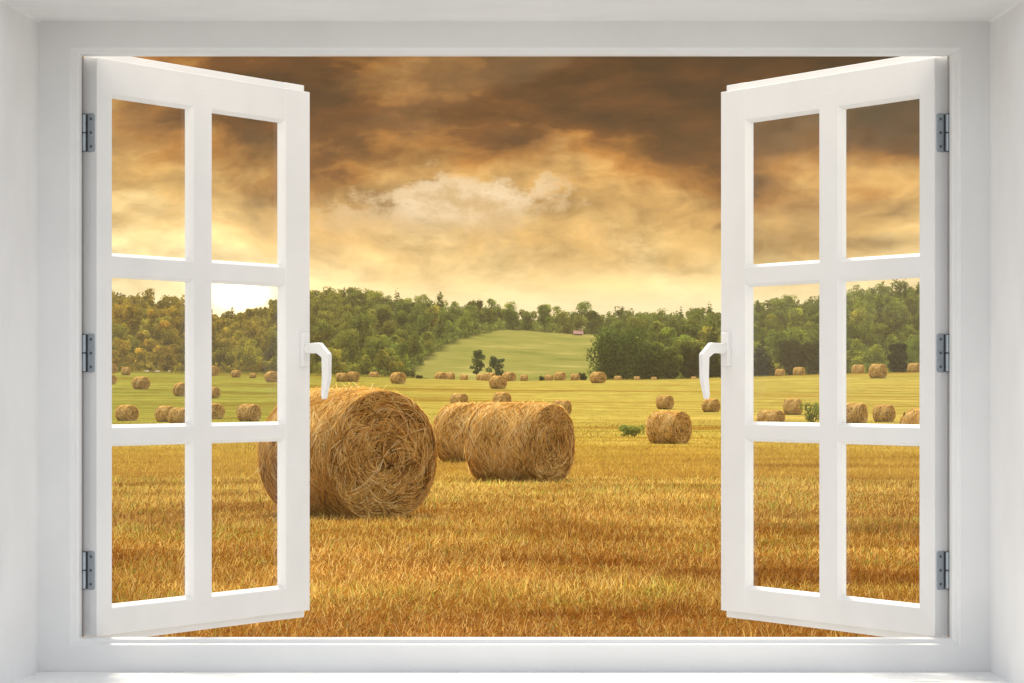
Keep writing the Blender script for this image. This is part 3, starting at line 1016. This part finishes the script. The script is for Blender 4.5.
for k, (px, py, deg, size, Y, label) in enumerate(FB):
    if Y is None:
        X, Y, z = hit(px, py)
    else:
        X = (px - 512) / F * Y; z = float(ground_z(X, Y))
        # sunk behind the crest or sitting on it as the ground allows
    o = link('hay_bale', far_meshes[k % 4])
    o.location = (X, Y, z - .02 * size)
    rb = random.Random(200 + k)
    o.scale = (size * rb.uniform(.88, 1.08), size * rb.uniform(.97, 1.07), size * rb.uniform(.92, 1.03))
    o.rotation_euler = (0, 0, face_dir(deg + random.Random(k).uniform(-6, 6), False))
    tag(o, label, 'hay bale', GB)


# ------------------------------------------------------------------ trees
def crown_arrays(blobs, n_, leaf, seed, droop=0.0):
    """leaf cards spread through a set of blobs (cx, cy, cz, rx, rz)"""
    r_ = np.random.default_rng(seed)
    B = np.array(blobs, dtype=float)
    wgt = B[:, 3] ** 2; wgt = wgt / wgt.sum()
    k = r_.choice(len(B), n_, p=wgt)
    d_ = r_.normal(0, 1, (n_, 3)); d_ /= np.linalg.norm(d_, axis=1)[:, None]
    rad = r_.uniform(.25, 1.0, n_) ** .45 * r_.uniform(.85, 1.12, n_)
    p = B[k, :3] + d_ * rad[:, None] * np.stack([B[k, 3], B[k, 3], B[k, 4]], 1)
    nrm = d_ + r_.normal(0, .42, (n_, 3)); nrm[:, 2] += .35
    nrm /= np.linalg.norm(nrm, axis=1)[:, None]
    t1 = np.cross(nrm, r_.normal(0, 1, (n_, 3))); t1 /= np.linalg.norm(t1, axis=1)[:, None]
    t2 = np.cross(nrm, t1)
    s = leaf * r_.uniform(.55, 1.35, n_)[:, None]
    v = np.stack([p - t1 * s, p - t2 * s * .55, p + t1 * s, p + t2 * s * .55], 1).reshape(-1, 3)
    q = np.arange(n_ * 4).reshape(-1, 4)
    bt = r_.normal(0, .2, len(B))
    tint = np.clip(.45 + bt[k] + r_.normal(0, .10, n_), 0, 1)
    return v, q, np.repeat(tint, 4)


def broad_blobs(h_, w_, seed, nb=16, low=.22):
    r_ = np.random.default_rng(seed)
    out = [(0, 0, h_ * .58, w_ * .30, h_ * .26)]
    for _ in range(nb):
        a = r_.uniform(0, 6.28); f = r_.uniform(low, 1)
        env = w_ * .5 * math.sqrt(max(.05, 1 - ((f - .52) / .55) ** 2))
        rr = env * r_.uniform(.35, .82)
        br = w_ * r_.uniform(.13, .24)
        out.append((rr * math.cos(a), rr * math.sin(a), h_ * min(f, .9) - .02 * h_, br, br * r_.uniform(.7, 1.0)))
    return out


def conifer_blobs(h_, w_, seed):
    r_ = np.random.default_rng(seed)
    out = []
    for f in np.linspace(.08, .96, 11):
        env = w_ * .5 * (1 - f) ** .85 + .12
        m__ = 5 if f < .6 else 3
        for j in range(m__):
            a = 6.28 * j / m__ + r_.uniform(0, 1.2)
            out.append((env * .55 * math.cos(a), env * .55 * math.sin(a), h_ * f, env * .62, h_ * .055))
    return out


def limb_arrays(segs, n_=7):
    vs, qs, o_ = [], [], 0
    for (p, q, r0, r1) in segs:
        p = np.array(p, float); q = np.array(q, float)
        ax = (q - p) / np.linalg.norm(q - p)
        u = np.cross(ax, [0.3, 1, .2]); u /= np.linalg.norm(u); w_ = np.cross(ax, u)
        a = np.linspace(0, 2 * np.pi, n_, endpoint=False)
        ring = np.cos(a)[:, None] * u + np.sin(a)[:, None] * w_
        vs.append(np.concatenate([p + ring * r0, q + ring * r1]))
        i = np.arange(n_); j = (i + 1) % n_
        qs.append(np.stack([i, j, n_ + j, n_ + i], 1) + o_); o_ += 2 * n_
    return np.concatenate(vs), np.concatenate(qs)


def trunk_segs(h_, seed, r0=.22, top=.7):
    r_ = random.Random(seed)
    segs = [((0, 0, -.4), (r_.uniform(-.1, .1), r_.uniform(-.1, .1), h_ * .3), r0, r0 * .75), ((0, 0, h_ * .3), (r_.uniform(-.3, .3), r_.uniform(-.3, .3), h_ * top), r0 * .75, r0 * .3)]
    for k in range(6):
        a = r_.uniform(0, 6.28); z0 = h_ * r_.uniform(.25, .5)
        segs.append(((0, 0, z0), (math.cos(a) * h_ * .22, math.sin(a) * h_ * .22, z0 + h_ * r_.uniform(.15, .3)), r0 * .4, r0 * .12))
    return segs


def tree_mesh(name, blobs, n_, leaf, seed, h_, r0=.2):
    v, q, t_ = crown_arrays(blobs, n_, leaf, seed)
    v2, q2 = limb_arrays(trunk_segs(h_, seed, r0), 6)
    V_, Q_, T_, I_ = join_parts([(v, q, t_, 0), (v2, q2, None, 1)])
    return np_mesh(name, V_, Q_, [M['leaf'], M['bark']], T_, mi=I_)


WOOD_B = [tree_mesh('broadleaf_tree', broad_blobs(h_, w_, 300 + k, 15, .08), 1700, .25, 400 + k, h_, .15)
          for k, (h_, w_) in enumerate(((5.8, 5.6), (6.4, 6.0), (5.2, 5.8), (6.6, 5.0), (5.6, 6.6), (7.0, 5.4), (6.0, 5.0), (4.8, 5.0)))]
WOOD_C = [tree_mesh('conifer_tree', conifer_blobs(h_, w_, 500 + k), 1000, .24, 520 + k, h_, .12)
          for k, (h_, w_) in enumerate(((7.6, 3.4), (6.8, 3.2), (8.2, 3.8)))]

rt_ = random.Random(12)
spots = []
rows_ = [598, 614, 632, 652, 674, 698, 724, 752, 782, 814, 848, 884, 920, 956, 994]
for ri, Y0 in enumerate(rows_):
    px = 92.0 + (ri % 2) * 8
    while px < 938:
        Y = Y0 + rt_.uniform(-9, 9)
        px += rt_.uniform(3.9, 5.6) / Y * F
        xl, xr = meadow_limits(Y)
        if xl - 3 < px < xr + (6 if Y > 645 else 70) and Y < 905:
            continue
        if Y < 640 and 585 < px < 690:
            continue
        zone = 'left' if px < xl else ('right' if px > 600 else 'ridge')
        if Y > 905 and 420 < px < 600: zone = 'ridge'
        spots.append((Y, px, zone, ri))
spots.sort(key=lambda t_: t_[0])
single = set(i for i, t_ in enumerate(spots) if t_[2] == 'ridge' and t_[0] < 975)
for i in range(len(spots)):
    if len(single) >= 290: break
    single.add(i)
WV, WQ, WT, w_off = [], [], [], 0
mass = {'left': [], 'right': []}
for i, (Y, px, zone, ri) in enumerate(spots):
    X = (px - 512) / F * Y
    z = float(ground_z(X, Y))
    con = rt_.random() < (.08 if zone == 'left' else .24 if zone == 'right' else .08)
    s = rt_.uniform(.78, 1.18) * (.88 if ri < 2 else 1.0)
    if rt_.random() < .12: s *= 1.22
    if 205 < px < 272 and ri > 6: s *= .66
    glow_tint = max(0.0, min(1.0, (400 - px) / 200)) if zone == 'left' else 0  # golden leaf colour towards the left paints in the low sun's glow
    base = Vector((.175, .22, .046)).lerp(Vector((.32, .25, .045)), glow_tint)
    v_ = rt_.uniform(.5, 1.4)
    pale = (not con) and rt_.random() < .22
    if pale: base = base.lerp(Vector((.30, .30, .06)), .65)
    if con: base = base * .55
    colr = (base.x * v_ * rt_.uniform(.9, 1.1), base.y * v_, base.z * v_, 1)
    if i not in single:
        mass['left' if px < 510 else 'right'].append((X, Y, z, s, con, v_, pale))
        continue
    me = rt_.choice(WOOD_C if con else WOOD_B)
    o = link('conifer_tree' if con else 'broadleaf_tree', me)
    o.location = (X, Y, z - .2)
    o.scale = (s * rt_.uniform(.9, 1.15), s * rt_.uniform(.9, 1.15), s)
    o.rotation_euler = (0, 0, rt_.uniform(0, 6.28))
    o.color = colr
    kind = 'dark pointed conifer' if con else 'pale yellow green leafy tree' if pale else ('golden glow-painted leafy tree' if glow_tint > .5 else 'olive green leafy tree')
    place = {'left': 'at the near side of the wood left of the meadow', 'right': 'at the near side of the wood right of the meadow', 'ridge': 'in the row along the top of the meadow'}[zone]
    tag(o, f'{kind} {place}', 'tree', f'{kind}s {place}')
print('trees', len(spots), 'single', len(single))

# the woods behind and the undergrowth between: one far mass on each side of the meadow
for Y0 in (600, 640, 690, 750, 820, 900, 985):
    for sgn, p0 in ((-1, 90), (1, 940)):
        px = p0
        while -560 < px < 1590:
            Y = Y0 + rt_.uniform(-14, 14)
            px += sgn * rt_.uniform(5.0, 7.5) / Y * F
            X = (px - 512) / F * Y
            mass['left' if sgn < 0 else 'right'].append((X, Y, float(ground_z(X, Y)), rt_.uniform(1.0, 1.5), rt_.random() < .15, rt_.uniform(.5, 1.4), rt_.random() < .2))
for side_, items in mass.items():
    parts = []
    r_ = np.random.default_rng(77)
    for j, (X, Y, z, s, con, v_, pale) in enumerate(items):
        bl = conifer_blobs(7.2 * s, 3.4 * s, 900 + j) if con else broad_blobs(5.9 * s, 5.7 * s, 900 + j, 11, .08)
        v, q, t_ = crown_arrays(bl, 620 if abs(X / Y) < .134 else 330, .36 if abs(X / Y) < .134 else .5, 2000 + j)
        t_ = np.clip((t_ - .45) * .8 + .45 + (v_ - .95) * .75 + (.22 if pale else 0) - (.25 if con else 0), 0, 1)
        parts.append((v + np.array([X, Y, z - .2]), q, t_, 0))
    n_ = 26000
    Y = r_.uniform(592, 1000, n_); px = r_.uniform(92, 512, n_) if side_ == 'left' else r_.uniform(512, 938, n_)
    xl, xr = meadow_limits(Y)
    ok = ~(((px > xl - 1) & (px < xr + 1)) & (Y < 912))
    Y = Y[ok]; px = px[ok]; n_ = len(Y)
    X = (px - 512) / F * Y; Z = ground_z(X, Y) + r_.uniform(0, 2.2, n_)
    p = np.stack([X, Y, Z], 1)
    nm = r_.normal(0, 1, (n_, 3)); nm[:, 2] = np.abs(nm[:, 2]); nm /= np.linalg.norm(nm, axis=1)[:, None]
    t1 = np.cross(nm, r_.normal(0, 1, (n_, 3))); t1 /= np.linalg.norm(t1, axis=1)[:, None]; t2 = np.cross(nm, t1)
    sz = r_.uniform(.3, .75, n_)[:, None]
    v = np.stack([p - t1 * sz, p - t2 * sz * .6, p + t1 * sz, p + t2 * sz * .6], 1).reshape(-1, 3)
    parts.append((v, np.arange(n_ * 4).reshape(-1, 4), np.repeat(np.clip(r_.normal(.3, .16, n_), 0, 1), 4), 0))
    V_, Q_, T_, _ = join_parts(parts)
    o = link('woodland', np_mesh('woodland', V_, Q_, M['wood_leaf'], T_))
    tag(o, f'far woodland on the hillside {side_} of the meadow, behind its nearest trees', 'woodland', kind='stuff')


def big_tree(name, px, py, Y, h_, w_, colr, label, seed, n_=5200, leaf=.24, nb=26, r0=.3, conif=False, low=.16, cat='tree'):
    X = (px - 512) / F * Y
    z = float(ground_z(X, Y))
    if py is not None:
        z = max(z - 1.5, EYE + (HOR - py) / F * Y) if abs(EYE + (HOR - py) / F * Y - z) < 1.5 else z
    rt = empty(name, (X, Y, z))
    tag(rt, label, cat)
    bl = conifer_blobs(h_, w_, seed) if conif else broad_blobs(h_, w_, seed, nb, low)
    v, q, t_ = crown_arrays(bl, n_, leaf, seed)
    c_ = link('crown', np_mesh('crown', v, q, M['leaf'], t_), rt)
    c_.color = (*colr, 1)
    v2, q2 = limb_arrays(trunk_segs(h_, seed, r0), 8)
    link('trunk', np_mesh('trunk', v2, q2, M['bark']), rt)
    return rt


DG = (.10, .15, .034)
big_tree('oak_tree', 623, 381, 585, 8.9, 13.0, DG, 'big dark green round crowned oak at the left end of the grove by the meadow', 701, 9500, .26, 44, low=.05)
big_tree('grove_tree', 647, 380, 588, 6.4, 7.0, (.075, .10, .028), 'shady dark tree leaning against the right side of the big oak', 702, 6000, low=.05)
big_tree('grove_tree', 668, 379, 590, 5.4, 6.0, (.17, .20, .045), 'mid green tree in the grove, second right of the big oak', 703, 6000, low=.05)
big_tree('grove_tree', 691, 378, 592, 6.6, 5.6, (.12, .135, .035), 'olive tree in the grove seen left of the right handle', 704, 6000, low=.05)
big_tree('spruce_tree', 712, 378, 586, 8.6, 4.6, (.045, .06, .025), 'dark spruce framed by the bend of the right handle', 705, 3200, .22, conif=True)
big_tree('spruce_tree', 762, 377, 588, 7.0, 6.0, (.042, .055, .024), 'broad dark spruce at the wood edge, left in the right sash', 706, 3200, .22, conif=True)
big_tree('dark_tree', 790, 376, 590, 6.6, 6.5, (.05, .06, .025), 'low dark tree right of the broad spruce in the right sash', 707, 3500, .24)
big_tree('dark_tree', 814, 376, 590, 6.4, 6.0, (.055, .065, .026), 'low dark tree beside the vertical glazing bar of the right sash', 708, 3500, .24)
big_tree('dark_cypress', 899, 373, 560, 5.2, 4.2, (.022, .03, .02), 'dense blackish tree behind the biggest bale at the right wood edge', 709, 3200, .22, low=.05)
big_tree('meadow_tree', 477, 377, 575, 5.0, 3.0, (.085, .125, .045), 'slender dark tree on the meadow, left of the pair', 710, 1500, .17, 14, .14)
big_tree('meadow_tree', 496, 378, 572, 4.1, 3.4, (.075, .12, .05), 'short dark round tree on the meadow, right of the pair', 711, 1500, .17, 14, .14, low=.1)


def shrub(px, py, w_, h_, colr, label, seed, n_=420, leaf=.1, Y=None, name='shrub'):
    if Y is None:
        X, Y, z = hit(px, py)
    else:
        X = (px - 512) / F * Y; z = float(ground_z(X, Y))
    r_ = np.random.default_rng(seed)
    bl = [(r_.uniform(-.36, .36) * w_, r_.uniform(-.3, .3) * w_, h_ * r_.uniform(.22, .68), w_ * r_.uniform(.12, .2), h_ * r_.uniform(.18, .3)) for _ in range(11)]
    v, q, t_ = crown_arrays(bl, n_, leaf, seed)
    stems = [((r_.uniform(-.1, .1) * w_, 0, -.05), (r_.uniform(-.3, .3) * w_, r_.uniform(-.2, .2) * w_, h_ * .6), .02 * h_, .008 * h_) for _ in range(6)]
    v2, q2 = limb_arrays(stems, 5)
    V_, Q_, T_, I_ = join_parts([(v, q, t_, 0), (v2, q2, None, 1)])
    o = link(name, np_mesh(name, V_, Q_, [M['leaf'], M['bark']], T_, mi=I_))
    o.location = (X, Y, z)
    o.color = (*colr, 1)
    tag(o, label, 'shrub')
    return o


shrub(634, 437, 1.75, .78, (.27, .31, .09), 'low green bush on the stubble left of the lone hay bale', 801, 900, .07)
shrub(813, 422, 2.4, 2.0, (.24, .28, .06), 'leafy bright green bush beside the vertical glazing bar of the right sash', 802, 900, .10)
shrub(911, 423, 1.2, 1.3, (.14, .17, .04), 'small green plant left of the bale cut by the right stile', 803, 400, .10)
shrub(543, 381, 1.9, 1.2, (.045, .06, .02), 'dark low bush on the rise under the right part of the meadow', 804, 500, .13, Y=500)
shrub(582, 382, 1.9, 1.7, (.03, .045, .02), 'dark round bush at the left foot of the big oak', 805, 600, .13, Y=500)
shrub(420, 378, 1.5, 1.5, (.06, .07, .02), 'dark pointed little bush at the left lower corner of the meadow', 806, 400, .13, Y=540)
shrub(427, 378, 1.0, .7, (.06, .07, .02), 'tiny dark bush next to the pointed one at the meadow corner', 807, 250, .12, Y=540)
shrub(486, 377, 2.4, 1.9, (.12, .13, .04), 'olive scrub in the gap between the two small meadow trees', 808, 600, .15, Y=570)
shrub(408, 377, 3.4, 2.9, (.09, .10, .03), 'rounded scrub behind the bright yellow bale at the wood edge', 809, 700, .16, Y=555)
shrub(262, 372, 3.4, 3.4, (.17, .13, .03), 'tallest bush in the hedge seen beside the free stile of the left sash', 810, 700, .16, Y=545)
hl = {112: 'at the far left edge of the glass', 128: 'left of the cows', 186: 'against the vertical glazing bar', 205: 'hiding behind the vertical glazing bar', 225: 'first clear of the vertical bar',
      243: 'left of the tallest hedge bush', 285: 'behind the free stile', 330: 'behind the lever of the left handle', 352: 'above the touching pair of bales', 384: 'left of the bright yellow bale'}
for k, (px, where) in enumerate(hl.items()):
    shrub(px, 372, 4.2, 1.9 + .25 * (k % 3), (.19, .15, .03) if px < 300 else (.13, .13, .03), f'low hedge bush at the far field edge {where}', 820 + k, 500, .17, Y=552 + 6 * (k % 3))

# rough grass strip along the foot of the woods
r_ = np.random.default_rng(5)
n_ = 16000
px = np.concatenate([r_.uniform(96, 412, n_ // 2), r_.uniform(590, 930, n_ // 2)])
Y = r_.uniform(520, 585, n_)
X = (px - 512) / F * Y
Z = ground_z(X, Y) - .05
H = r_.uniform(.4, 1.0, n_) * np.where(px < 412, 1.0, .6)
p0 = np.stack([X, Y, Z], 1)
ln = r_.normal(0, .25, (n_, 2))
p1 = p0 + np.stack([ln[:, 0] * H * .5, ln[:, 1] * H * .5, H * .55], 1); p2 = p0 + np.stack([ln[:, 0] * H * 1.4, ln[:, 1] * H * 1.4, H], 1)
v, q, t_ = ribbons(p0, p1, p2, np.tile([1.0, 0, 0], (n_, 1)), r_.uniform(.06, .16, n_), np.clip(r_.beta(2, 2, n_), 0, 1))
o = link('rough_grass', np_mesh('rough_grass', v, q, M['leaf'], t_))
o.color = (.22, .20, .045, 1)
tag(o, 'strip of tall rough grass along the foot of the woods', 'grass', kind='stuff')


# ------------------------------------------------------------------ far houses
def house(px, Y, w_, d_, hw, hr, wallm, label, lift=0.0, rz=0.1):
    X = (px - 512) / F * Y; z = float(ground_z(X, Y)) + lift
    rt = empty('farm_house', (X, Y, z), rz)
    tag(rt, label, 'house')
    mb = MB()
    mb.hull([(-w_ / 2, -d_ / 2, -1.5), (w_ / 2, -d_ / 2, -1.5), (w_ / 2, d_ / 2, -1.5), (-w_ / 2, d_ / 2, -1.5)],
            [(-w_ / 2, -d_ / 2, hw), (w_ / 2, -d_ / 2, hw), (w_ / 2, d_ / 2, hw), (-w_ / 2, d_ / 2, hw)])
    for s_ in (-1, 1):
        mb.hull([(s_ * (w_ / 2 - .01), -d_ / 2, hw), (s_ * (w_ / 2 - .01), d_ / 2, hw), (s_ * (w_ / 2 - .01), 0, hr)], [(s_ * (w_ / 2 - .25), -d_ / 2, hw), (s_ * (w_ / 2 - .25), d_ / 2, hw), (s_ * (w_ / 2 - .25), 0, hr)])
    mb.build('wall', wallm, rt)
    mb = MB()
    e = .4
    for s_ in (-1, 1):
        a = [(-w_ / 2 - e, s_ * (d_ / 2 + e), hw - .25), (w_ / 2 + e, s_ * (d_ / 2 + e), hw - .25), (w_ / 2 + e, 0, hr + .1), (-w_ / 2 - e, 0, hr + .1)]
        mb.hull(a, [(x, y, z_ + .18) for x, y, z_ in a])
    rf = mb.build('roof', M['red_roof'], rt)
    mb = MB(); mb.box(w_ * .2, w_ * .2 + .6, .3, .9, hr - 1.0, hr + .8); mb.build('chimney', wallm, rf)
    for x in (-w_ * .28, w_ * .12):
        mb = MB(); mb.box(x - .5, x + .5, -d_ / 2 - .03, -d_ / 2 + .05, hw * .35, hw * .8); mb.build('window', M['dark_opening'], rt)
    return rt


house(578, 893, 2.0, 2.0, .5, 1.05, M['house_wall'], 'little red roofed house at the top right corner of the meadow')


# ------------------------------------------------------------------ cows
def cow(px, Y, rz, label, white):
    X = (px - 512) / F * Y; z = float(ground_z(X, Y))
    pts = [(0, 0, 1.05), (.55, 0, 1.08), (1.0, 0, 1.22), (1.32, 0, 1.15), (1.62, 0, .95), (-.6, 0, 1.1), (-.8, 0, .7), (-.82, 0, .3)]
    rad = [.40, .36, .20, .17, .10, .34, .05, .04]
    ed = [(0, 1), (1, 2), (2, 3), (3, 4), (0, 5), (5, 6), (6, 7)]
    for (bx, j, by) in ((.55, 1, .2), (.55, 1, -.2), (-.6, 5, .2), (-.6, 5, -.2)):
        i = len(pts)
        pts += [(bx, by, .72), (bx + (.04 if bx > 0 else -.08), by, .38), (bx, by, .02)]
        rad += [.13, .075, .06]
        ed += [(j, i), (i, i + 1), (i + 1, i + 2)]
    me = bpy.data.meshes.new('cow')
    me.from_pydata(pts, ed, [])
    o = link('cow', me)
    sk = o.modifiers.new('skin', 'SKIN')
    for v_, r0 in zip(me.skin_vertices[0].data, rad):
        v_.radius = (r0, r0)
    me.skin_vertices[0].data[0].use_root = True
    o.modifiers.new('sub', 'SUBSURF').levels = 1
    o.modifiers['sub'].render_levels = 1
    me.materials.append(M['cow_white' if white else 'cow_dark'])
    o.location = (X, Y, z); o.rotation_euler = (0, 0, rz); o.scale = (.66,) * 3
    tag(o, label, 'cow', 'cows at the field edge')


cow(148, 540, 2.6, 'left one of three pale cows by the hedge in the left sash', True)
cow(158, 542, 2.9, 'middle one of three pale cows by the hedge in the left sash', True)
cow(170, 538, 1.9, 'right one of three pale cows by the hedge in the left sash', True)

# ------------------------------------------------------------------ haze
HAZE = 0.00011
mb = MB(); mb.box(-420, 420, -30, 1150, -8, 60)
m_, N = mat('haze_air')
vp = N.n('ShaderNodeVolumePrincipled')
vp.inputs['Color'].default_value = (1.0, .78, .45, 1)
vp.inputs['Density'].default_value = HAZE
vp.inputs['Anisotropy'].default_value = 0.35
o = N.n('ShaderNodeOutputMaterial'); N.link(vp.outputs[0], o.inputs['Volume'])
hz = mb.build('haze', m_)
tag(hz, kind='stuff')
